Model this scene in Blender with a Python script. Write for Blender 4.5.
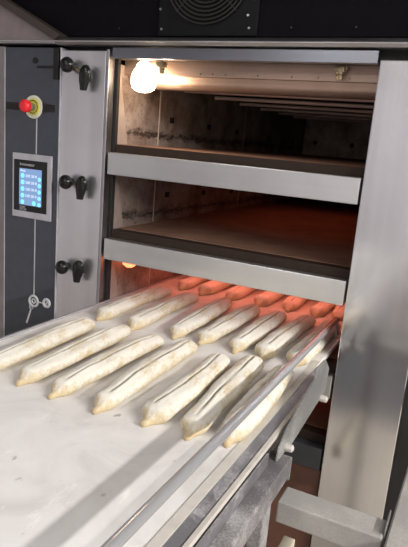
import bpy, bmesh, math, random
from mathutils import Vector, Matrix, noise
PI = math.pi
S = bpy.context.scene
C = S.collection
for o in list(bpy.data.objects): bpy.data.objects.remove(o)

# ------------------------------------------------------------ camera
cam = bpy.data.cameras.new('camera'); co = bpy.data.objects.new('camera', cam); C.objects.link(co)
r_ = Vector((0.89377921, 0.44081115, 0.08272997))
d_ = Vector((0.17267796, -0.16796838, -0.97055085))
f_ = Vector((-0.41393362, 0.88174381, -0.22624501))
m = Matrix((( r_.x, -d_.x, -f_.x, 1.07956), (r_.y, -d_.y, -f_.y, -1.51332), (r_.z, -d_.z, -f_.z, 1.55109), (0, 0, 0, 1)))
co.matrix_world = m
cam.sensor_fit = 'VERTICAL'; cam.sensor_height = 36; cam.sensor_width = 36
cam.lens = 571.97 / 547 * 36
cam.clip_start = 0.02; cam.clip_end = 60
S.camera = co

# ------------------------------------------------------------ world, light, exposure
w = bpy.data.worlds.new('world'); S.world = w; w.use_nodes = True
w.node_tree.nodes['Background'].inputs[0].default_value = (0.80, 0.86, 1.0, 1)
w.node_tree.nodes['Background'].inputs[1].default_value = 0.62
S.view_settings.view_transform = 'Standard'; S.view_settings.look = 'None'
S.view_settings.gamma = 1; S.view_settings.use_curve_mapping = False
S.view_settings.exposure = -0.08

def area(name, loc, size, sy, power, col, target=None):
    l = bpy.data.lights.new(name, 'AREA'); l.shape = 'RECTANGLE'; l.size = size; l.size_y = sy
    l.energy = power; l.color = col
    o = bpy.data.objects.new(name, l); C.objects.link(o); o.location = loc
    if target is not None:
        o.rotation_euler = (Vector(target) - Vector(loc)).to_track_quat('-Z', 'Y').to_euler()
    return o
# fluorescent rows under the bakery ceiling (fixtures built further down), then an added front fill
area('fluorescent_light_near', (2.25, -1.2, 2.62), 0.10, 3.4, 22, (1.0, 0.97, 0.93))
area('fluorescent_light_far', (3.75, -1.2, 2.60), 0.12, 3.4, 190, (1.0, 0.97, 0.93), None).rotation_euler = (0, math.radians(40), 0)
area('fluorescent_light_left', (-0.2, -2.3, 2.62), 0.12, 2.4, 14, (0.97, 0.97, 1.0))
area('front_fill_light', (1.2, -3.6, 2.62), 3.0, 0.12, 42, (1.0, 0.97, 0.94))  # added fill without a fixture, brightens the steel fronts and loaves

# ------------------------------------------------------------ materials
MATS = {}
def nodes(name):
    mt = bpy.data.materials.new(name); mt.use_nodes = True; MATS[name] = mt
    nt = mt.node_tree; return mt, nt, nt.nodes['Principled BSDF']
def ramp(nt, src, stops):
    r = nt.nodes.new('ShaderNodeValToRGB'); e = r.color_ramp.elements
    while len(e) < len(stops): e.new(0.5)
    for k, (p, c) in enumerate(stops):
        e[k].position = p; e[k].color = (*c, 1) if len(c) == 3 else c
    nt.links.new(src, r.inputs[0]); return r
def tex(nt, kind='Noise', scale=5, stretch=(1, 1, 1), detail=4, rough=0.55, coord='Object'):
    tc = nt.nodes.new('ShaderNodeTexCoord'); mp = nt.nodes.new('ShaderNodeMapping')
    mp.inputs['Scale'].default_value = stretch
    nt.links.new(tc.outputs[coord], mp.inputs[0])
    n = nt.nodes.new('ShaderNodeTex' + kind)
    n.inputs['Scale'].default_value = scale
    if kind == 'Noise':
        n.inputs['Detail'].default_value = detail; n.inputs['Roughness'].default_value = rough
    nt.links.new(mp.outputs[0], n.inputs['Vector']); return n
def mixc(nt, fac, a, b):
    x = nt.nodes.new('ShaderNodeMix'); x.data_type = 'RGBA'
    if hasattr(fac, 'is_linked'): nt.links.new(fac, x.inputs[0])
    else: x.inputs[0].default_value = fac
    for v, s in ((a, x.inputs[6]), (b, x.inputs[7])):
        if hasattr(v, 'is_linked'): nt.links.new(v, s)
        else: s.default_value = (*v, 1)
    return x.outputs[2]
def bump(nt, b, src, strength=0.2, dist=0.002):
    bp = nt.nodes.new('ShaderNodeBump'); bp.inputs['Strength'].default_value = strength
    bp.inputs['Distance'].default_value = dist
    nt.links.new(src, bp.inputs['Height']); nt.links.new(bp.outputs[0], b.inputs['Normal'])

def plain(name, col, rough=0.5, metal=0.0, emit=None, es=0, coat=0):
    mt, nt, b = nodes(name)
    n = tex(nt, scale=30)
    c = ramp(nt, n.outputs[0], [(0.3, tuple(v * 0.88 for v in col)), (0.7, tuple(min(1, v * 1.08) for v in col))])
    nt.links.new(c.outputs[0], b.inputs['Base Color'])
    b.inputs['Roughness'].default_value = rough; b.inputs['Metallic'].default_value = metal
    if emit:
        b.inputs['Emission Color'].default_value = (*emit, 1); b.inputs['Emission Strength'].default_value = es
    if coat: b.inputs['Coat Weight'].default_value = coat
    return mt

def steel(name, col=(0.62, 0.61, 0.60), rough=0.26, stretch=(1, 1, 60), dirt=0.15, metal=1.0, aniso=0.0):
    mt, nt, b = nodes(name)
    n = tex(nt, scale=14, stretch=stretch, detail=5)
    s = tex(nt, scale=5, detail=6, rough=0.65)
    st = ramp(nt, s.outputs[0], [(0.42, (0, 0, 0)), (0.72, (1, 1, 1))])
    base = ramp(nt, n.outputs[0], [(0.25, tuple(v * 0.86 for v in col)), (0.75, tuple(min(1, v * 1.1) for v in col))])
    mx = nt.nodes.new('ShaderNodeMath'); mx.operation = 'MULTIPLY'; mx.inputs[1].default_value = dirt
    nt.links.new(st.outputs[0], mx.inputs[0])
    c = mixc(nt, mx.outputs[0], base.outputs[0], (0.20, 0.16, 0.12))
    nt.links.new(c, b.inputs['Base Color'])
    rr = nt.nodes.new('ShaderNodeMapRange'); rr.inputs[3].default_value = rough * 0.8; rr.inputs[4].default_value = rough * 1.35
    nt.links.new(n.outputs[0], rr.inputs[0]); nt.links.new(rr.outputs[0], b.inputs['Roughness'])
    b.inputs['Metallic'].default_value = metal
    b.inputs['Anisotropic'].default_value = aniso
    bump(nt, b, n.outputs[0], 0.05, 0.0005)
    return mt

M_DOOR = steel('brushed_steel_door', (0.74, 0.725, 0.745), 0.30, (1, 1, 0.02), 0.10, metal=0.92)
M_PANEL = steel('brushed_steel_panel', (0.66, 0.65, 0.655), 0.14, (1, 1, 0.03), 0.12, metal=0.95)
M_SILL = steel('sill_steel', (0.66, 0.66, 0.65), 0.28, (0.02, 1, 1), 0.10, metal=0.92)
M_RAIL = steel('rail_steel', (0.27, 0.28, 0.31), 0.22, (0.02, 1, 1), 0.15)
M_TRIM = steel('trim_steel', (0.44, 0.43, 0.45), 0.35, (0.02, 1, 1), 0.3)
M_TUBE = steel('tube_steel', (0.50, 0.50, 0.52), 0.20, (1, 0.02, 1), 0.08, metal=0.5)
M_DARKSTEEL = steel('dark_steel', (0.20, 0.18, 0.17), 0.4, (0.02, 1, 1), 0.4)  # evenly dark steel for carcass, underframe and rivets
M_BRACKET = steel('bracket_steel', (0.42, 0.41, 0.40), 0.4, (1, 1, 1), 0.25)

def floured(name, base, flour, amount, scale=60, rough=0.6, metal=0.0, big=6, soft=0.10):
    mt, nt, b = nodes(name)
    n = tex(nt, scale=scale, detail=8, rough=0.75); g = tex(nt, scale=big, detail=5)
    ad = nt.nodes.new('ShaderNodeMath'); ad.operation = 'MULTIPLY_ADD'; ad.inputs[1].default_value = 0.5
    nt.links.new(g.outputs[0], ad.inputs[0]); 
    hf = nt.nodes.new('ShaderNodeMath'); hf.operation = 'MULTIPLY'; hf.inputs[1].default_value = 0.5
    nt.links.new(n.outputs[0], hf.inputs[0]); nt.links.new(hf.outputs[0], ad.inputs[2])
    r = ramp(nt, ad.outputs[0], [(amount, (0, 0, 0)), (amount + soft, (1, 1, 1))])
    c = mixc(nt, r.outputs[0], base, flour); nt.links.new(c, b.inputs['Base Color'])
    b.inputs['Roughness'].default_value = rough
    if metal:
        iv = nt.nodes.new('ShaderNodeMapRange'); iv.inputs[3].default_value = metal; iv.inputs[4].default_value = 0
        nt.links.new(r.outputs[0], iv.inputs[0]); nt.links.new(iv.outputs[0], b.inputs['Metallic'])
    bump(nt, b, n.outputs[0], 0.25, 0.001)
    return mt
M_FRAME = floured('dusty_grey_frame', (0.17, 0.16, 0.165), (0.38, 0.365, 0.365), 0.46, 260, 0.55, 0.5, 14, 0.16)
M_CROSS = floured('dusty_crossbar', (0.34, 0.325, 0.31), (0.50, 0.47, 0.43), 0.46, 200, 0.55, 0.3, 9, 0.28)
M_DUSTPLATE = floured('dusty_plate', (0.24, 0.24, 0.235), (0.46, 0.45, 0.43), 0.48, 160, 0.5, 0.5, 10, 0.25)
M_EDGE = floured('loader_edge_metal', (0.30, 0.29, 0.31), (0.46, 0.45, 0.45), 0.49, 160, 0.35, 0.7, 12, 0.16)
M_BASESILL = plain('blue_grey_steel', (0.06, 0.06, 0.07), 0.4, 0.4)
M_JAMB = plain('jamb_steel', (0.36, 0.285, 0.25), 0.6, 0.2)
M_CREAM = plain('cream_edge', (0.52, 0.49, 0.45), 0.5)
M_CREAM2 = plain('cream_beam', (0.60, 0.54, 0.43), 0.5)

# loader belt: off white, faint marbling, flour smears and a few dark specks
mt, nt, b = nodes('loader_belt'); M_BELT = mt
n1 = tex(nt, scale=7, detail=8, rough=0.6); n1.inputs['Distortion'].default_value = 0.8
c1 = ramp(nt, n1.outputs[0], [(0.32, (0.56, 0.535, 0.52)), (0.50, (0.68, 0.66, 0.645)), (0.70, (0.75, 0.735, 0.72))])
n2 = tex(nt, scale=34, stretch=(1, 0.5, 1), detail=3, rough=0.5)
c2 = ramp(nt, n2.outputs[0], [(0.70, (0, 0, 0)), (0.76, (1, 1, 1))])
c = mixc(nt, c2.outputs[0], c1.outputs[0], (0.36, 0.33, 0.31))
n3 = tex(nt, scale=16, stretch=(1.6, 0.5, 1), detail=6, rough=0.7)
c3 = ramp(nt, n3.outputs[0], [(0.60, (0, 0, 0)), (0.72, (1, 1, 1))])
c = mixc(nt, c3.outputs[0], c, (0.84, 0.82, 0.79))
nt.links.new(c, b.inputs['Base Color']); b.inputs['Roughness'].default_value = 0.55
bump(nt, b, n3.outputs[0], 0.08, 0.001)

# dough: yellowish dough under uneven white flour
mt, nt, b = nodes('floured_dough'); M_DOUGH = mt
oi = nt.nodes.new('ShaderNodeObjectInfo')
n1 = tex(nt, scale=22, stretch=(1.4, 0.6, 1), detail=7, rough=0.7)
n2 = tex(nt, scale=150, detail=3)
ad = nt.nodes.new('ShaderNodeMath'); ad.operation = 'MULTIPLY_ADD'; ad.inputs[1].default_value = 0.25
nt.links.new(n2.outputs[0], ad.inputs[0]); nt.links.new(n1.outputs[0], ad.inputs[2])
sp = nt.nodes.new('ShaderNodeSeparateXYZ'); nt.links.new(nt.nodes['Texture Coordinate'].outputs['Object'], sp.inputs[0])
mr = nt.nodes.new('ShaderNodeMapRange'); mr.inputs[1].default_value = 0.004; mr.inputs[2].default_value = 0.030
mr.inputs[3].default_value = -0.13; mr.inputs[4].default_value = 0.05
nt.links.new(sp.outputs[2], mr.inputs[0])
ad2 = nt.nodes.new('ShaderNodeMath'); nt.links.new(ad.outputs[0], ad2.inputs[0]); nt.links.new(mr.outputs[0], ad2.inputs[1])
c1 = ramp(nt, ad2.outputs[0], [(0.46, (0.52, 0.41, 0.24)), (0.56, (0.60, 0.52, 0.38)), (0.68, (0.70, 0.67, 0.60))])
at = nt.nodes.new('ShaderNodeAttribute'); at.attribute_name = 'cut'
c = mixc(nt, at.outputs['Fac'], c1.outputs[0], (0.20, 0.15, 0.10))
nt.links.new(c, b.inputs['Base Color']); b.inputs['Roughness'].default_value = 0.75
b.inputs['Subsurface Weight'].default_value = 0.0
bump(nt, b, ad.outputs[0], 0.35, 0.0015)

# oven lining: brown grey sooty steel with speckle and streaks of burnt flour
def lining(name, zc, zh, dark=1.0):
    mt, nt, b = nodes(name)
    n1 = tex(nt, scale=9, detail=8, rough=0.7); n2 = tex(nt, scale=90, detail=4)
    c1 = ramp(nt, n1.outputs[0], [(0.34, (0.14, 0.088, 0.070)), (0.50, (0.29, 0.225, 0.195)), (0.70, (0.42, 0.36, 0.33))])
    c2 = ramp(nt, n2.outputs[0], [(0.58, (0, 0, 0)), (0.66, (0.7, 0.7, 0.7))])
    c = mixc(nt, c2.outputs[0], c1.outputs[0], (0.10, 0.075, 0.06))
    n3 = tex(nt, scale=38, stretch=(1, 0.45, 1.2), detail=9, rough=0.9)
    sp = nt.nodes.new('ShaderNodeSeparateXYZ'); tc = nt.nodes.new('ShaderNodeTexCoord')
    nt.links.new(tc.outputs['Object'], sp.inputs[0])
    a = nt.nodes.new('ShaderNodeMath'); a.operation = 'SUBTRACT'; a.inputs[1].default_value = zc
    nt.links.new(sp.outputs[2], a.inputs[0])
    a2 = nt.nodes.new('ShaderNodeMath'); a2.operation = 'ABSOLUTE'; nt.links.new(a.outputs[0], a2.inputs[0])
    mr = nt.nodes.new('ShaderNodeMapRange'); mr.inputs[1].default_value = 0; mr.inputs[2].default_value = zh
    mr.inputs[3].default_value = 0.12; mr.inputs[4].default_value = -0.16
    nt.links.new(a2.outputs[0], mr.inputs[0])
    ad = nt.nodes.new('ShaderNodeMath'); nt.links.new(mr.outputs[0], ad.inputs[0]); nt.links.new(n3.outputs[0], ad.inputs[1])
    c3 = ramp(nt, ad.outputs[0], [(0.54, (0, 0, 0)), (0.62, (0.9, 0.9, 0.9))])
    c = mixc(nt, c3.outputs[0], c, (0.018, 0.011, 0.008))
    nt.links.new(c, b.inputs['Base Color']); b.inputs['Roughness'].default_value = 0.55; b.inputs['Metallic'].default_value = 0.2
    bump(nt, b, n1.outputs[0], 0.2, 0.002)
    return mt
M_LINING1 = lining('oven_lining_top', 1.553, 0.055)
M_LINING = lining('oven_lining', 1.275, 0.05)

# oven stone: reddish brown slab
mt, nt, b = nodes('baking_stone'); M_STONE = mt
n1 = tex(nt, scale=6, detail=8, rough=0.65); n2 = tex(nt, scale=120, detail=3)
c1 = ramp(nt, n1.outputs[0], [(0.30, (0.15, 0.075, 0.045)), (0.65, (0.27, 0.14, 0.09))])
c2 = ramp(nt, n2.outputs[0], [(0.62, (0, 0, 0)), (0.72, (0.5, 0.5, 0.5))])
c = mixc(nt, c2.outputs[0], c1.outputs[0], (0.36, 0.25, 0.17))
nt.links.new(c, b.inputs['Base Color']); b.inputs['Roughness'].default_value = 0.85
bump(nt, b, n2.outputs[0], 0.3, 0.001)

M_COPPER = steel('heat_tinted_steel', (0.46, 0.325, 0.265), 0.42, (0.05, 1, 1), 0.35, metal=0.75)
M_ROD = steel('element_tube', (0.80, 0.62, 0.57), 0.45, (0.05, 1, 1), 0.2, metal=0.35)
M_GLOW = plain('glowing_element', (0.3, 0.05, 0.02), 0.5, 0, (1.0, 0.16, 0.05), 2.2)
M_BLACK = plain('black_enamel', (0.007, 0.007, 0.008), 0.45)
M_BLACK.node_tree.nodes['Principled BSDF'].inputs['Specular IOR Level'].default_value = 0.12
M_HOOD = plain('black_housing', (0.006, 0.005, 0.007), 0.5)
M_HOOD.node_tree.nodes['Principled BSDF'].inputs['Specular IOR Level'].default_value = 0.04
M_STONEEDGE = plain('stone_edge_steel', (0.032, 0.020, 0.015), 0.7)
M_STONEEDGE.node_tree.nodes['Principled BSDF'].inputs['Specular IOR Level'].default_value = 0.2
M_BROWN2 = plain('red_brown_panel', (0.13, 0.055, 0.035), 0.6)
M_GRILLE = plain('grille_wire', (0.05, 0.045, 0.045), 0.4, 0.6)
M_GLASS = plain('black_glass', (0.028, 0.034, 0.048), 0.04, 0, coat=0.6)
M_GREY = plain('grey_housing', (0.20, 0.18, 0.18), 0.5)
M_GUSSET = plain('taupe_gusset', (0.24, 0.20, 0.195), 0.5, 0.2)
M_BROWN = plain('brown_flange', (0.055, 0.042, 0.035), 0.5, 0.2)
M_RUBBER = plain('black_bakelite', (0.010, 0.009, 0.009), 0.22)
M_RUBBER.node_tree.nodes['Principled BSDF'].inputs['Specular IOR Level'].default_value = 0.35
M_SILVER = plain('silver_frame', (0.52, 0.51, 0.55), 0.4, 0.3)
M_LINE = plain('printed_grey', (0.52, 0.52, 0.54), 0.5)
M_SCREEN = plain('display_blue', (0.1, 0.15, 0.25), 0.2, 0, (0.20, 0.33, 0.58), 0.9)
M_CYAN = plain('display_cyan', (0.1, 0.5, 0.6), 0.2, 0, (0.25, 0.85, 0.95), 1.0)
M_SCRTXT = plain('display_text', (0.5, 0.6, 0.7), 0.2, 0, (0.62, 0.72, 0.92), 0.9)
M_RED = plain('red_plastic', (0.80, 0.02, 0.03), 0.35)
M_YELLOW = plain('yellow_plate', (0.62, 0.57, 0.08), 0.45)
M_IVORY = plain('ivory_ring', (0.72, 0.72, 0.58), 0.45)
M_BULB = plain('lamp_glass', (1, 0.9, 0.7), 0.3, 0, (1.0, 0.80, 0.55), 14)
M_BULB2 = plain('red_lamp_glass', (1, 0.5, 0.3), 0.3, 0, (1.0, 0.22, 0.08), 3)
M_BRASS = plain('lamp_socket', (0.34, 0.27, 0.17), 0.35, 0.8)
M_CAVITY = plain('dark_reflection', (0.012, 0.010, 0.010), 0.8)
M_SCREW = plain('screw_steel', (0.5, 0.5, 0.5), 0.3, 0.9)
M_BOLT = plain('pale_bolt', (0.62, 0.59, 0.55), 0.4, 0.3)
M_WALL = plain('wall_paint', (0.36, 0.355, 0.37), 0.7)
M_WALLF = plain('wall_tiles', (0.66, 0.65, 0.70), 0.6)
M_CEIL = plain('ceiling_paint', (0.30, 0.30, 0.31), 0.7)
M_FLOOR = plain('floor_tile', (0.50, 0.45, 0.38), 0.45)
M_DIFF = plain('tube_diffuser', (0.9, 0.9, 0.9), 0.5, 0, (1, 0.98, 0.95), 6)
M_FIX = plain('fixture_white', (0.8, 0.8, 0.8), 0.5)
M_STAIN = plain('soot_stain', (0.035, 0.02, 0.014), 0.7)
M_SEAM = plain('pale_seam', (0.52, 0.42, 0.36), 0.5)

# ------------------------------------------------------------ mesh helpers
class MB:
    def __init__(s): s.b = bmesh.new()
    def box(s, x0, x1, y0, y1, z0, z1, bev=0.0):
        t = bmesh.new(); bmesh.ops.create_cube(t, size=1)
        for v in t.verts:
            v.co = Vector(((x0 + x1) / 2 + v.co.x * (x1 - x0), (y0 + y1) / 2 + v.co.y * (y1 - y0), (z0 + z1) / 2 + v.co.z * (z1 - z0)))
        if bev: bmesh.ops.bevel(t, geom=t.edges[:], offset=bev, segments=2, affect='EDGES', profile=0.5)
        return s.merge(t)
    def merge(s, t):
        me = bpy.data.meshes.new('t'); t.to_mesh(me); t.free(); s.b.from_mesh(me); bpy.data.meshes.remove(me); return s
    def prism(s, pts, axis, a, b, bev=0.0):
        # pts in the plane normal to the axis
        t = bmesh.new()
        def P(u, v, k): return {'x': (k, u, v), 'y': (u, k, v), 'z': (u, v, k)}[axis]
        lo = [t.verts.new(P(u, v, a)) for u, v in pts]; hi = [t.verts.new(P(u, v, b)) for u, v in pts]
        t.faces.new(lo); t.faces.new(hi)
        n = len(pts)
        for i in range(n): t.faces.new((lo[i], lo[(i + 1) % n], hi[(i + 1) % n], hi[i]))
        bmesh.ops.recalc_face_normals(t, faces=t.faces[:])
        if bev: bmesh.ops.bevel(t, geom=t.edges[:], offset=bev, segments=2, affect='EDGES', profile=0.5)
        return s.merge(t)
    def tube(s, path, r, seg=16, caps=True):
        t = bmesh.new(); path = [Vector(p) for p in path]; rings = []
        rr = r if isinstance(r, (list, tuple)) else [r] * len(path)
        prev = None
        for i, p in enumerate(path):
            d = (path[min(i + 1, len(path) - 1)] - path[max(i - 1, 0)]).normalized()
            if prev is None:
                a = Vector((0, 0, 1)) if abs(d.z) < 0.9 else Vector((1, 0, 0))
                u = d.cross(a).normalized()
            else: u = (prev - d * prev.dot(d)).normalized()
            prev = u; v = d.cross(u)
            rings.append([t.verts.new(p + (u * math.cos(2 * PI * k / seg) + v * math.sin(2 * PI * k / seg)) * rr[i]) for k in range(seg)])
        for a, b_ in zip(rings, rings[1:]):
            for k in range(seg): t.faces.new((a[k], a[(k + 1) % seg], b_[(k + 1) % seg], b_[k]))
        if caps: t.faces.new(rings[0]); t.faces.new(rings[-1])
        bmesh.ops.recalc_face_normals(t, faces=t.faces[:])
        return s.merge(t)
    def ring(s, c, R, r, normal='y', seg=48, rs=8):
        pts = []
        t = bmesh.new(); rings = []
        for i in range(seg):
            a = 2 * PI * i / seg; row = []
            for k in range(rs):
                q = 2 * PI * k / rs; rad = R + r * math.cos(q); h = r * math.sin(q)
                u, v = rad * math.cos(a), rad * math.sin(a)
                row.append(t.verts.new({'y': (c[0] + u, c[1] + h, c[2] + v), 'z': (c[0] + u, c[1] + v, c[2] + h)}[normal]))
            rings.append(row)
        for i in range(seg):
            for k in range(rs):
                t.faces.new((rings[i][k], rings[(i + 1) % seg][k], rings[(i + 1) % seg][(k + 1) % rs], rings[i][(k + 1) % rs]))
        bmesh.ops.recalc_face_normals(t, faces=t.faces[:])
        return s.merge(t)
    def ball(s, c, rx, ry, rz, seg=24):
        t = bmesh.new(); bmesh.ops.create_uvsphere(t, u_segments=seg, v_segments=seg // 2, radius=1)
        for v in t.verts: v.co = Vector((c[0] + v.co.x * rx, c[1] + v.co.y * ry, c[2] + v.co.z * rz))
        return s.merge(t)
    def cone(s, c, r0, r1, y0, y1, seg=32):
        return s.tube([(c[0], y0, c[1]), (c[0], y1, c[1])], [r0, r1], seg)
    def obj(s, name, mat, parent=None, smooth=False, angle=35):
        me = bpy.data.meshes.new(name); s.b.to_mesh(me); s.b.free()
        me.materials.append(mat)
        if smooth:
            for p in me.polygons: p.use_smooth = True
            try: me.set_sharp_from_angle(angle=math.radians(angle))
            except Exception: pass
        o = bpy.data.objects.new(name, me); C.objects.link(o)
        if parent:
            o.parent = parent
            off = parent.matrix_world.translation if False else world_loc(parent)
            me.transform(Matrix.Translation(-off))
        return o
def world_loc(o):
    v = Vector((0, 0, 0))
    while o: v += o.location; o = o.parent
    return v
def thing(name, loc, label, cat, group=None):
    o = bpy.data.objects.new(name, None); o.location = loc; C.objects.link(o); o.empty_display_size = 0.1
    return tag(o, label, cat, group)
def tag(o, label, cat, group=None):
    o['label'] = label; o['category'] = cat
    if group: o['group'] = group
    return o
def rooted(o):
    # move the origin of a one-mesh thing to its base centre
    me = o.data; xs = [v.co for v in me.vertices]
    c = Vector(((min(v.x for v in xs) + max(v.x for v in xs)) / 2, (min(v.y for v in xs) + max(v.y for v in xs)) / 2, min(v.z for v in xs)))
    me.transform(Matrix.Translation(-c)); o.location = c; return o
def struct(o): o['kind'] = 'structure'; return o
def textobj(name, s, size, loc, mat, parent, width=None):
    cu = bpy.data.curves.new(name, 'FONT'); cu.body = s; cu.size = size; cu.extrude = 0.0004
    to = bpy.data.objects.new(name, cu); C.objects.link(to)
    bpy.context.view_layer.update()
    me = bpy.data.meshes.new_from_object(to.evaluated_get(bpy.context.evaluated_depsgraph_get()))
    bpy.data.objects.remove(to)
    wd = max(v.co.x for v in me.vertices)
    k = width / wd if width else 1
    for v in me.vertices:
        v.co = Vector((v.co.x * k, -v.co.z, v.co.y))
    me.materials.clear(); me.materials.append(mat)
    o = bpy.data.objects.new(name, me); C.objects.link(o); o.parent = parent
    o.location = Vector(loc) - world_loc(parent); return o

W = 0.792
Z1, Z2, Z3, Z4 = 1.490, 1.2163, 0.9426, 0.7175      # tops of the four sills

# ------------------------------------------------------------ the room
struct(MB().box(-2.6, 5.2, -4.6, 3.2, -0.05, 0.0).obj('floor', M_FLOOR))
struct(MB().box(-2.6, 5.2, 3.2, 3.3, 0, 2.9).obj('wall_back', M_WALL))
struct(MB().box(-2.7, -2.6, -4.6, 3.3, 0, 2.9).obj('wall_left', M_WALLF))
struct(MB().box(-2.7, 5.3, -4.7, -4.6, 0, 2.9).obj('wall_front', M_WALLF))
struct(MB().box(-2.6, 5.2, -4.6, -4.585, 0, 0.12, 0.003).obj('baseboard_front', M_BLACK))

tag(rooted(MB().box(-0.3, 2.2, -3.8, -1.8, 0.0, 0.012, 0.004).obj('added_dark_mat', M_BASESILL)), 'added dark mat out of view, darkening the reflection in the steel panel', 'mat')  # invented dark sheet, gives the side panel a dark band to reflect

# ------------------------------------------------------------ the deck oven
oven = thing('deck_oven', (0.3, 1.1, 0), 'large stainless steel deck oven with stacked open baking chambers and a black touchscreen column', 'oven')

# steel fascia
dp = MB().box(-0.189, -0.020, 0.0, 0.030, 0.30, 1.790, 0.002).obj('side_door', M_DOOR, oven)
MB().box(-0.0185, -0.0075, -0.002, 0.030, 0.30, 1.795, 0.002).obj('door_edge', M_TRIM, dp)
dp2 = MB().box(0.7955, 0.983, 0.0, 0.030, 0.20, 1.7785, 0.003).obj('side_panel', M_PANEL, oven)
MB().box(-0.19, 1.30, 0.031, 0.045, 1.77, 1.8035).box(-0.0075, 0.004, 0.031, 0.045, 0.3, 1.77).box(0.7915, 0.7945, 0.031, 0.045, 0.2, 1.77).box(0.984, 1.30, 0.031, 0.045, 0.0, 1.77).obj('front_gap_strip', M_CAVITY, oven)
tr = MB().box(0.005, 0.7905, -0.004, 0.020, 1.768, 1.7995, 0.0015).obj('top_rail', M_RAIL, oven)
MB().prism([(-0.015, 1.804), (-0.022, 1.8125), (-0.020, 1.816), (0.020, 1.832), (0.030, 1.832), (0.030, 1.804)], 'x', -0.20, 1.30, 0.001).obj('fascia_trim', M_TRIM, oven)
MB().tube([(-0.44, -0.022, 1.8135), (1.30, -0.022, 1.8135)], 0.0022, 8).obj('trim_edge', M_DOOR, oven, True)
MB().box(-0.45, -0.202, -0.020, 0.020, 1.806, 1.815, 0.001).obj('fascia_trim', M_TRIM, oven)
MB().prism([(-0.70, 1.817), (-0.203, 1.817), (-0.70, 2.047)], 'y', -0.006, 0.018).obj('gusset_panel', M_GUSSET, oven)
MB().prism([(-0.70, 2.048), (-0.205, 1.8175), (-0.183, 1.8335), (-0.70, 2.074)], 'y', -0.022, 0.018, 0.001).obj('sloping_flange', M_BROWN, oven)
MB().box(-0.70, -0.434, 0.0, 1.2, 0.0, 1.800, 0.003).obj('side_housing', M_GREY, oven)

# housing with the fan above the chambers
hood = MB().box(-0.70, 1.40, 0.024, 2.15, 1.834, 2.40, 0.003).obj('machine_housing', M_HOOD, oven)
MB().box(0.148, 0.456, 0.016, 0.0235, 1.836, 2.145, 0.001).obj('fan_plate', M_BLACK, hood)
g = MB()
for k in range(11): g.ring((0.299, 0.010, 1.993), 0.018 + k * 0.0109, 0.0022)
for a in range(4):
    q = PI / 4 + a * PI / 2
    g.tube([(0.299 + 0.016 * math.cos(q), 0.0125, 1.993 + 0.016 * math.sin(q)), (0.299 + 0.132 * math.cos(q), 0.0125, 1.993 + 0.132 * math.sin(q))], 0.002, 8)
g.obj('fan_grille', M_GRILLE, hood, True)
for x, z in ((0.1535, 1.9074), (0.1602, 1.8537), (0.4276, 1.8875), (0.434, 1.855)):
    MB().cone((x, z), 0.0035, 0.003, 0.017, 0.012, 12).obj('screw', M_SCREW, hood, True)
for x in (0.006, 0.20, 0.40, 0.55, 0.72):
    MB().cone((x, 1.858), 0.0028, 0.002, 0.025, 0.021, 10).obj('screw', M_GRILLE, hood, True)

# dark carcass outside the chambers, floor to housing
MB().box(-0.43, -0.19, 0.05, 2.15, 0, 1.80).box(0.83, 1.02, 0.05, 2.15, 0, 1.80).box(-0.19, 0.83, 2.135, 2.15, 0, 1.80).box(-0.19, -0.03, 0.05, 2.13, 0, 1.80).obj('carcass', M_DARKSTEEL, oven)

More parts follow.
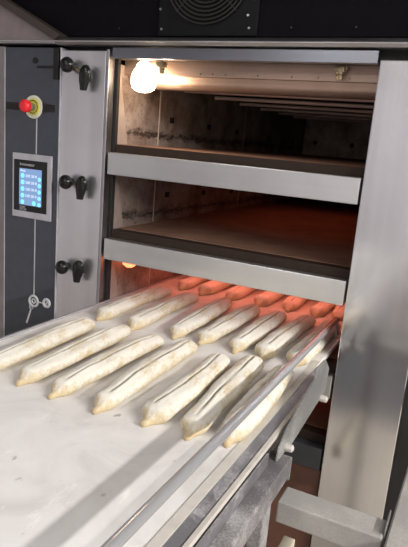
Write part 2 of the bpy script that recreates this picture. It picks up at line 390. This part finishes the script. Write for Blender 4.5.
def chamber(zs, ztop, glow=False, y0=0.0):
    """sill top zs, underside of what is above ztop"""
    zst = zs + 0.026
    c = zs + 0.238
    zb = zs - 0.0685
    s = MB().box(0.004, W - 0.002, -0.003, 0.030, zb, zs, 0.0018).obj('sill', M_BASESILL if zs < 0.8 else M_SILL, oven)
    MB().box(0.006, W - 0.004, 0.034, 0.075, zb, zst - 0.001, 0.001).obj('stone_edge', M_STONEEDGE, s)
    st = MB().box(0.003, W + 0.025, 0.078, 2.10, zs - 0.028, zst, 0.003).obj('baking_stone', M_STONE, oven)
    for y in (0.55, 1.07, 1.59): pass
    top = min(c + 0.03, ztop)
    wl = MB().box(-0.025, 0.0, 0.047, 2.10, zs - 0.03, top).obj('chamber_wall', M_LINING1 if zs > 1.4 else M_LINING, oven)
    MB().box(W + 0.026, W + 0.036, 0.047, 2.10, zs - 0.03, top).obj('chamber_wall', M_LINING, oven)
    MB().box(-0.02, W + 0.03, 2.102, 2.115, zs - 0.03, top).obj('chamber_wall', M_LINING, oven)
    # joint strips and peg holes on the left wall
    for y in (0.30, 1.10):
        MB().box(0.0, 0.0015, y, y + 0.006, zst, c).obj('wall_joint', M_SEAM, wl)
    for i, y in enumerate((0.395, 0.712, 1.014, 1.45, 1.69, 1.88)):
        z = zs + 0.122 - 0.006 * i
        MB().box(0.0, 0.0012, y - 0.016, y + 0.016, z - 0.010, z + 0.010).obj('peg_hole', M_CAVITY, wl)
    for x in (0.074, 0.305, 0.55):
        MB().cone((x, zs + 0.104), 0.014, 0.014, 2.1015, 2.0985, 16).obj('port', M_CAVITY, wl)
    # front jamb plate: a slanted blade from the ceiling down to the stone
    MB().prism([(0.036, c + 0.03), (0.040, c + 0.03), (0.105, zst), (0.036, zst)], 'x', -0.004, 0.0035).obj('jamb_plate', M_JAMB, oven)
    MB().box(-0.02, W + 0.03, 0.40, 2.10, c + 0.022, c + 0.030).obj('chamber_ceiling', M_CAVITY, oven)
    # front baffle and rounded duct under the ceiling
    bf = MB().prism([(0.072, top - 0.002 if zs < 1.4 else c + 0.060), (0.085, top - 0.002 if zs < 1.4 else c + 0.060), (0.098, c + 0.003), (0.072, c + 0.004)], 'x', 0.0, W + 0.025, 0.001).obj('front_baffle', M_COPPER, oven)
    pts = [(0.088, c + 0.003)]
    for k in range(9):
        a = PI + k / 8 * PI / 2
        pts.append((0.130 + 0.034 * math.cos(a), c - 0.006 + 0.026 * math.sin(a) * 1.0))
    pts += [(0.35, c - 0.016), (0.36, c + 0.004), (0.36, c + 0.012), (0.088, c + 0.012)]
    MB().prism(pts, 'x', 0.001, W + 0.024).obj('air_duct', M_COPPER, oven, True, 50)
    for x in (0.2685, 0.3085, 0.3498, 0.45, 0.55, 0.625, 0.71):
        MB().cone((x, c + 0.012), 0.0026, 0.002, 0.072, 0.069, 10).obj('rivet', M_DARKSTEEL, bf)
    y = 0.47; k = 0
    while y < 2.06:
        MB().tube([(0.005, y, c - 0.002), (W + 0.02, y, c - 0.006)], 0.0075, 12).obj('heating_element', M_GLOW if (glow and k % 2 == 0) else M_ROD, oven, True)
        y += 0.27; k += 1
    return s
chamber(Z1, 1.80)
chamber(Z2, Z1 - 0.0685)
chamber(Z3, Z2 - 0.0685, True)
chamber(Z4, Z3 - 0.0685)
# lower housing under the last deck
MB().box(0.004, W - 0.002, 0.02, 0.05, 0.10, 0.636, 0.002).obj('base_panel', M_BROWN2, oven)

# chamber lamp, lit, and the second unlit holder at the right
def holder(x, lit, y=0.045):
    h = MB().box(x - 0.012, x + 0.012, y - 0.010, y + 0.012, 1.752, 1.768, 0.001).box(x - 0.018, x + 0.018, y - 0.004, y + 0.004, 1.758, 1.767).tube([(x, y, 1.754), (x, y, 1.733)], [0.010, 0.008], 12).ring((x, y, 1.745), 0.010, 0.002, 'z', 20, 6).obj('lamp_holder', M_BRASS, oven, True)
    return h
holder(0.690, False)
h = holder(0.150, True)
bl = MB()
prof = [(0.012, 1.766), (0.021, 1.760), (0.024, 1.750), (0.032, 1.738), (0.038, 1.722), (0.0385, 1.702), (0.034, 1.688), (0.022, 1.680), (0.008, 1.677)]
bl.tube([(0.093, 0.040, z) for r, z in prof], [r for r, z in prof], 28)
bl.obj('lamp_bulb', M_BULB, oven, True, 60)
MB().tube([(0.040, 0.10, z) for r, z in ((0.008, 1.160), (0.020, 1.152), (0.026, 1.135), (0.024, 1.120), (0.012, 1.110))], [0.008, 0.020, 0.026, 0.024, 0.012], 20).obj('lamp_bulb', M_BULB2, oven, True, 60)
pl = bpy.data.lights.new('chamber_lamp_light', 'POINT'); pl.energy = 1.7; pl.color = (1.0, 0.74, 0.5); pl.shadow_soft_size = 0.02
po = bpy.data.objects.new('chamber_lamp_light', pl); C.objects.link(po); po.location = (0.142, 0.052, 1.700)
# heat from the glowing elements over the loader
area('element_glow_light', (0.40, 0.30, 1.165), 0.72, 0.22, 3.3, (1.0, 0.25, 0.16))
area('element_glow_light_low', (0.42, 0.9, 1.41), 0.6, 1.0, 0.32, (1.0, 0.22, 0.09))
area('element_glow_light_base', (0.45, 0.6, 0.865), 0.6, 0.8, 0.35, (1.0, 0.20, 0.09))

# knobs and grips on the left door
for (kx, kz, gx, gz) in ((-0.1440, 1.7427, -0.0786, 1.7075), (-0.1370, 1.3828, -0.0780, 1.3710), (-0.1423, 1.0986, -0.0800, 1.0950)):
    k = MB().ball((kx, -0.030, kz), 0.0235, 0.020, 0.0235, 28).tube([(kx, -0.015, kz), (kx, 0.0, kz)], [0.010, 0.013], 16).obj('ball_knob', M_RUBBER, oven, True)
    MB().tube([(kx + 0.010, -0.012, kz - 0.004), ((kx + gx) / 2 + 0.004, -0.010, (kz + gz) / 2), (gx, -0.010, gz)], [0.003, 0.0035, 0.003], 10).obj('knob_link', M_BRASS, k, True)
    g = MB()
    P = [(-0.0385, 0.009), (-0.0375, 0.0125), (-0.030, 0.0135), (-0.022, 0.0155), (-0.012, 0.0185), (0.0, 0.0205), (0.012, 0.0208), (0.022, 0.019), (0.030, 0.0150), (0.0355, 0.009), (0.0375, 0.002)]
    t = bmesh.new(); rg = []
    for dz, r in P:
        rg.append([t.verts.new((gx + r * math.cos(2 * PI * q / 20) + dz * 0.10, -0.020 + 0.60 * r * math.sin(2 * PI * q / 20) - 0.006, gz + dz)) for q in range(20)])
    for a, b_ in zip(rg, rg[1:]):
        for q in range(20): t.faces.new((a[q], a[(q + 1) % 20], b_[(q + 1) % 20], b_[q]))
    t.faces.new(rg[0]); t.faces.new(rg[-1]); bmesh.ops.recalc_face_normals(t, faces=t.faces[:])
    g.merge(t); g.box(gx - 0.006, gx + 0.006, -0.022, 0.0, gz - 0.010, gz + 0.012, 0.001)
    g.obj('door_grip', M_RUBBER, oven, True, 40)

# control column
cp = MB().box(-0.428, -0.1935, 0.0, 0.045, 0.35, 1.797, 0.001).obj('control_panel', M_GLASS, oven)
MB().box(-0.1930, -0.1895, -0.004, 0.03, 0.35, 1.797).obj('panel_edge', M_SILVER, cp)
MB().box(-0.4305, -0.4285, -0.002, 0.03, 0.35, 1.797).obj('panel_edge', M_LINE, cp)
MB().box(-0.425, -0.215, -0.0012, 0.0, 1.598, 1.622).obj('reflected_strip', M_CAVITY, cp)  # dark bar reflected in the glass, built as a thin strip
MB().tube([(-0.298, 0, 1.757), (-0.298, -0.004, 1.757)], 0.0095, 20).obj('round_reflection', M_RUBBER, cp, True)  # dark round reflection on the glass, built as a small disc
MB().box(-0.288, -0.196, -0.006, 0.0, 1.734, 1.741, 0.001).obj('handle_reflection', M_RUBBER, cp)  # reflection of the handle arm, built as black bars on the glass
MB().box(-0.2185, -0.1975, -0.008, 0.0, 1.70, 1.795, 0.001).obj('handle_reflection', M_RUBBER, cp)
MB().box(-0.2905, -0.2865, -0.001, 0, 1.458, 1.577).obj('guide_line', M_LINE, cp)
MB().box(-0.2905, -0.2865, -0.001, 0, 0.968, 1.240).obj('guide_line', M_LINE, cp)
sym = MB().ring((-0.289, -0.001, 0.945), 0.019, 0.0045, 'y', 32, 6).ring((-0.289, -0.001, 0.945), 0.0075, 0.003, 'y', 24, 6)
sym.box(-0.2735, -0.248, -0.001, 0, 0.943, 0.9475).ring((-0.230, -0.001, 0.949), 0.0130, 0.0055, 'y', 28, 6)
sym.prism([(-0.240, 0.938), (-0.236, 0.934), (-0.220, 0.960), (-0.224, 0.964)], 'y', -0.0015, 0)
sym.prism([(-0.300, 0.925), (-0.294, 0.924), (-0.318, 0.855), (-0.324, 0.857)], 'y', -0.001, 0).box(-0.309, -0.292, -0.001, 0, 0.914, 0.928)
sym.obj('printed_symbol', M_LINE, cp)
# emergency stop
es = MB().cone((-0.302, 1.611), 0.0375, 0.0365, 0.0, -0.004, 40).obj('emergency_stop', M_IVORY, cp, True)
MB().cone((-0.301, 1.611), 0.027, 0.026, -0.004, -0.007, 36).obj('yellow_plate', M_YELLOW, es, True)
MB().ring((-0.301, -0.0073, 1.611), 0.021, 0.0014, 'y', 9, 4).obj('legend', M_RUBBER, es)
MB().cone((-0.301, 1.611), 0.0125, 0.0125, -0.007, -0.034, 24).obj('stem', M_SCREW, es, True)
MB().tube([(-0.301, -0.030, 1.611), (-0.301, -0.033, 1.611), (-0.301, -0.044, 1.611), (-0.301, -0.050, 1.611), (-0.301, -0.053, 1.611)], [0.014, 0.0195, 0.0205, 0.018, 0.010], 28).obj('push_button', M_RED, es, True, 50)
# touchscreen
ts = MB().box(-0.3885, -0.2165, -0.006, 0.0, 1.2390, 1.4575, 0.002).obj('touchscreen', M_SILVER, cp)
MB().box(-0.380, -0.2350, -0.0072, -0.006, 1.2620, 1.4360).obj('screen_bezel', M_RUBBER, ts)
MB().box(-0.3550, -0.2570, -0.0080, -0.0072, 1.2835, 1.4075).obj('display', M_SCREEN, ts)
for bx, bz, br in [(-0.3400, 1.3835 - k * 0.0225, 0.0078) for k in range(5)] + [(-0.2660, 1.3760 - k * 0.0215, 0.0068) for k in range(5)] + [(-0.2890, 1.2930, 0.0078)]:
    MB().cone((bx, bz), br, br, -0.008, -0.0086, 20).obj('display_button', M_CYAN, ts)
for k in range(4):
    textobj('display_text', '230 20 0', 0.013, (-0.328, -0.0082, 1.3790 - k * 0.0225), M_SCRTXT, ts, 0.050)
textobj('display_text', 'PROG', 0.009, (-0.350, -0.0082, 1.3965), M_SCRTXT, ts, 0.022)
textobj('brand_text', 'Innovator', 0.014, (-0.354, -0.0074, 1.4170), M_LINE, ts, 0.066)
textobj('brand_text', 'START', 0.010, (-0.353, -0.0074, 1.2725), M_LINE, ts, 0.026)
textobj('brand_text', 'STOP', 0.010, (-0.353, -0.0074, 1.2640), M_LINE, ts, 0.030)

# ------------------------------------------------------------ the loader
T = 0.998
ld = thing('oven_loader', (0.39, -1.0, 0.9), 'long pale oven loader table reaching from the foreground into the glowing lower oven chamber', 'loader')
MB().box(0.014, 0.765, -1.95, 1.75, T - 0.014, T, 0.002).obj('loading_belt', M_BELT, ld)
MB().box(0.004, 0.0135, -1.95, 1.75, T - 0.020, T + 0.004, 0.0015).obj('side_lip', M_TUBE, ld)
MB().box(0.7455, 0.764, -1.95, -0.06, T, T + 0.0022, 0.0006).obj('edge_strip', M_CREAM, ld)
MB().prism([(0.7652, T + 0.001), (0.7850, T - 0.006), (0.7850, T - 0.020), (0.7652, T - 0.020)], 'y', -1.95, -0.10).obj('metal_edge', M_EDGE, ld)
MB().box(0.7852, 0.7945, -1.95, -0.13, T - 0.012, T - 0.003, 0.001).obj('outer_strip', M_CREAM, ld)
pts = [(-0.535, 0.958), (-0.525, 0.982), (-0.478, 1.007), (-0.375, 1.029), (-0.294, 1.047), (-0.285, 1.070), (-0.214, 1.066), (-0.165, 1.028), (-0.178, 0.968), (-0.265, 0.964), (-0.43, 0.950)]
MB().prism(pts, 'x', 0.8055, 0.8105, 0.001).obj('end_bracket', M_DUSTPLATE, ld)
for y, z in ((-0.213, 0.966), (-0.485, 0.966)):
    MB().tube([(0.7985, y, z), (0.812, y, z), (0.824, y, z), (0.827, y, z)], [0.006, 0.009, 0.008, 0.004], 14).obj('bolt', M_BOLT, ld, True)
MB().tube([(0.747, -1.93, 1.06), (0.747, 0.155, 1.06), (0.747, 0.170, 1.057)], [0.0095, 0.0095, 0.0082], 28).obj('guide_tube', M_TUBE, ld, True)
MB().tube([(0.747, -1.90, T), (0.747, -1.90, 1.06)], 0.008, 14).obj('tube_post', M_TUBE, ld, True)
MB().tube([(0.752, 0.165, T), (0.749, 0.160, 1.055)], 0.004, 10).obj('tube_post', M_TUBE, ld, True)
MB().box(0.03, 0.775, -1.95, -0.16, 0.930, T - 0.024).obj('loader_underframe', M_DARKSTEEL, ld)

# ------------------------------------------------------------ the stand that carries the loader
sd = thing('loader_stand', (0.8, -1.1, 0), 'dusty grey steel stand under the loader with a crossbar running right past the oven', 'stand')
MB().box(0.7960, 0.8000, -1.95, -0.56, 0.958, 0.985, 0.0005).obj('dark_skirt', M_EDGE, ld)
MB().box(0.7860, 0.8300, -1.95, -0.505, 0.914, 0.957, 0.004).obj('top_rail', M_FRAME, sd)
MB().box(0.7835, 0.8295, -0.503, -0.494, 0.905, 0.955, 0.002).obj('end_cap', M_DUSTPLATE, sd)
MB().box(0.800, 0.828, -0.640, -0.600, 0.0, 0.913, 0.003).obj('leg', M_FRAME, sd)
MB().box(0.790, 0.828, -1.900, -1.860, 0.0, 0.913, 0.003).obj('leg', M_FRAME, sd)
MB().box(0.8300, 1.024, -0.570, -0.512, 0.855, 0.900, 0.003).obj('crossbar', M_CROSS, sd)
MB().box(1.0245, 1.0270, -0.560, -0.495, 0.870, 0.912, 0.0005).obj('hook_plate', M_DUSTPLATE, sd)
# outer rail climbing away at the right
o = MB()
t = bmesh.new()
a, b_ = Vector((1.0290, -0.66, 0.900)), Vector((1.0360, -0.10, 0.905))
vs = []
for p in (a, b_):
    for dx, dz in ((0, 0), (0.12, 0), (0.12, -0.06), (0, -0.06)): vs.append(t.verts.new(p + Vector((dx, 0, dz))))
for q in ((0, 1, 2, 3), (7, 6, 5, 4), (0, 4, 5, 1), (1, 5, 6, 2), (2, 6, 7, 3), (3, 7, 4, 0)): t.faces.new([vs[i] for i in q])
bmesh.ops.recalc_face_normals(t, faces=t.faces[:])
bmesh.ops.bevel(t, geom=t.edges[:], offset=0.003, segments=2, affect='EDGES')
o.merge(t).obj('outer_rail', M_CROSS, sd)
MB().box(1.050, 1.110, -0.60, -0.54, 0, 0.838, 0.003).obj('leg', M_CROSS, sd)
MB().box(0.776, 0.806, -0.60, -0.26, 0.560, 0.600, 0.003).obj('lower_rail', M_CREAM2, sd)

# ------------------------------------------------------------ raw baguettes
def loaf(x, y0, y1, seed, label, wd=0.031, x1=None, tail=True):
    rn = random.Random(seed); x1 = x if x1 is None else x1
    NU, NV = 110, 76
    L = y1 - y0; bow = rn.uniform(-0.010, 0.008); ph = rn.uniform(0, 6); hgt = rn.uniform(0.037, 0.042)
    off = rn.uniform(-0.20, 0.15); slope = rn.uniform(-0.14, 0.14); tail_dx = rn.uniform(-0.006, 0.006)
    b = bmesh.new(); lay = b.verts.layers.float.new('cut'); rings = []
    for i in range(NU + 1):
        s = i / NU
        y = s * L
        e = min(1, (s * L) / 0.055); e2 = min(1, ((1 - s) * L) / 0.045)
        env = math.sqrt(max(0, 1 - (1 - e) ** 2)) * math.sqrt(max(0, 1 - (1 - e2) ** 2))
        if tail:   # pinched nub at the near end
            tt = y / 0.024
            nub = 0.30 * math.sqrt(max(0, 1 - (1 - min(1, y / 0.010)) ** 2))
            k = min(1, max(0, (y - 0.010) / 0.030)); k = k * k * (3 - 2 * k)
            env = nub * (1 - k) + env * k if y < 0.040 else env
        taper = 0.90 + 0.10 * math.sin(PI * min(1, s * 1.1)) + 0.07 * math.sin(7 * s + ph) + 0.035 * math.sin(17 * s + ph * 2)
        r = wd * env * taper; h = hgt * env ** 0.85 * (0.94 + 0.06 * math.sin(6 * s + ph))
        cx = (x1 - x) * s + bow * math.sin(PI * s) + tail_dx * max(0, 1 - y / 0.03)
        row = []
        for j in range(NV):
            a = 2 * PI * j / NV
            ca, sa = math.cos(a), math.sin(a)
            px = r * math.copysign(abs(ca) ** 0.85, ca)
            pz = h * 0.5 * math.copysign(abs(sa) ** 0.9, sa)
            pz = max(pz, -h * 0.40) + h * 0.40
            nz = noise.noise(Vector((px * 28 + seed * 3.1, y * 16, pz * 28))) * 0.0030 + noise.noise(Vector((px * 90, y * 60 + seed, pz * 90))) * 0.0009
            k = min(1, env * 1.5)
            if sa > 0:
                px += nz * ca * k; pz += nz * sa * k
            cut = 0
            u = px / wd - (off + slope * (s - 0.5) * 2 + 0.06 * math.sin(5 * s + ph))
            if 0.10 < s < 0.95 and sa > 0:
                win = min(1, (s - 0.10) / 0.04) * min(1, (0.95 - s) / 0.04)
                win *= 0.75 + 0.25 * math.sin(14 * s + ph)
                gsn = math.exp(-(u / 0.060) ** 2) * win
                lip = math.exp(-((u - 0.24) / 0.12) ** 2) * win
                pz += -0.0065 * gsn + 0.0022 * lip
                cut = min(1.0, max(0, gsn * 1.7 - 0.25))
            v = b.verts.new((cx + px, y, pz)); v[lay] = cut; row.append(v)
        rings.append(row)
    for a_, c_ in zip(rings, rings[1:]):
        for j in range(NV): b.faces.new((a_[j], a_[(j + 1) % NV], c_[(j + 1) % NV], c_[j]))
    bmesh.ops.remove_doubles(b, verts=b.verts[:], dist=1e-6)
    bmesh.ops.holes_fill(b, edges=[e for e in b.edges if e.is_boundary])
    bmesh.ops.recalc_face_normals(b, faces=b.faces[:])
    me = bpy.data.meshes.new('raw_baguette'); b.to_mesh(me); b.free()
    for p in me.polygons: p.use_smooth = True
    me.materials.append(M_DOUGH)
    zmin = min(v.co.z for v in me.vertices)
    me.transform(Matrix.Translation((0, 0, -zmin)))
    o = bpy.data.objects.new('raw_baguette', me); C.objects.link(o); o.location = (x, y0, T + 0.0002)
    tag(o, label, 'baguette', 'raw baguettes in rows on the loader'); return o

rowA = [(0.142, -0.685, -0.215, 0.128), (0.245, -0.640, -0.195, 0.238), (0.343, -0.648, -0.205, 0.352), (0.457, -0.648, -0.190, 0.445),
        (0.567, -0.636, -0.225, 0.550), (0.655, -0.632, -0.185, 0.630), (0.728, -0.612, -0.200, 0.715)]
labA = ['floury raw baguette along the left table edge, near end cut off',
        'raw baguette second from the left edge in the front row, tip beside the left lip',
        'raw baguette third from the left edge in the front row, slim with a pinched tail',
        'raw baguette in the middle of the front row, long slash and yellow underside',
        'raw baguette fifth from the left in the front row, straight slash on top',
        'raw baguette in the front row, last whole one left of the guide tube',
        'yellowish raw baguette in the front row lying right under the steel guide tube']
for i, (x, a, b2, x1) in enumerate(rowA): loaf(x, a, b2, 11 + i, labA[i], 0.0315, x1)
rowB = [(0.112, -0.170, 0.262, 0.112), (0.232, -0.182, 0.250, 0.222), (0.362, -0.165, 0.270, 0.348), (0.447, -0.158, 0.262, 0.455),
        (0.545, -0.158, 0.262, 0.548), (0.626, -0.158, 0.272, 0.640), (0.712, -0.150, 0.275, 0.718)]
labB = ['raw baguette along the left edge in the middle row, beside the lowest door grip',
        'slim raw baguette second from the left edge in the middle row',
        'plump yellowish raw baguette third from the left in the middle row',
        'raw baguette in the middle of the middle row, far half reddened by oven glow',
        'raw baguette fifth from the left in the middle row, long dark slash',
        'raw baguette sixth from the left in the middle row, blunt rounded near end',
        'raw baguette in the middle row passing under the steel guide tube']
for i, (x, a, b2, x1) in enumerate(rowB): loaf(x, a, b2, 31 + i, labB[i], 0.0315, x1)
rowC = [(0.125, 0.318, 0.75, 0.12), (0.216, 0.305, 0.74, 0.215), (0.325, 0.305, 0.75, 0.325), (0.437, 0.312, 0.75, 0.437),
        (0.540, 0.325, 0.76, 0.54), (0.635, 0.328, 0.76, 0.635), (0.712, 0.335, 0.76, 0.712)]
labC = ['red-lit raw baguette inside the oven, leftmost of the back row',
        'red-lit raw baguette inside the oven, second from the left in the back row',
        'red-lit raw baguette inside the oven, third from the left in the back row',
        'red-lit raw baguette inside the oven, middle of the back row',
        'red-lit raw baguette inside the oven, fifth from the left in the back row',
        'red-lit raw baguette inside the oven, sixth from the left in the back row',
        'red-lit raw baguette inside the oven behind the far end of the guide tube']
for i, (x, a, b2, x1) in enumerate(rowC): loaf(x, a, b2, 51 + i, labC[i], 0.030, x1)

# ------------------------------------------------------------ ceiling fixtures of the bakery
for i, (x, y, L, lab) in enumerate(((2.25, -1.2, 3.4, 'long fluorescent fitting above the aisle right of the oven'),
                          (3.75, -1.2, 3.4, 'long fluorescent fitting near the right side of the bakery'),
                          (-0.2, -2.3, 2.4, 'long fluorescent fitting above the loader end'))):
    f = thing('ceiling_light', (x, y, 2.66), lab, 'light', None)
    MB().box(x - 0.09, x + 0.09, y - L / 2 - 0.05, y + L / 2 + 0.05, 2.68, 2.74, 0.005).obj('fixture_body', M_FIX, f)
    MB().tube([(x, y - L / 2, 2.655), (x, y + L / 2, 2.655)], 0.016, 12).obj('fluorescent_tube', M_DIFF, f, True)
    for yy in (y - L / 3, y + L / 3): MB().tube([(x, yy, 2.73), (x, yy, 2.9)], 0.006, 8).obj('hanger_rod', M_SCREW, f)
struct(MB().box(-2.7, 5.3, -4.7, 3.3, 2.9, 2.95).obj('ceiling', M_CEIL))
struct(MB().box(5.2, 5.3, -4.6, 3.3, 0, 2.9).obj('wall_right', M_WALL))
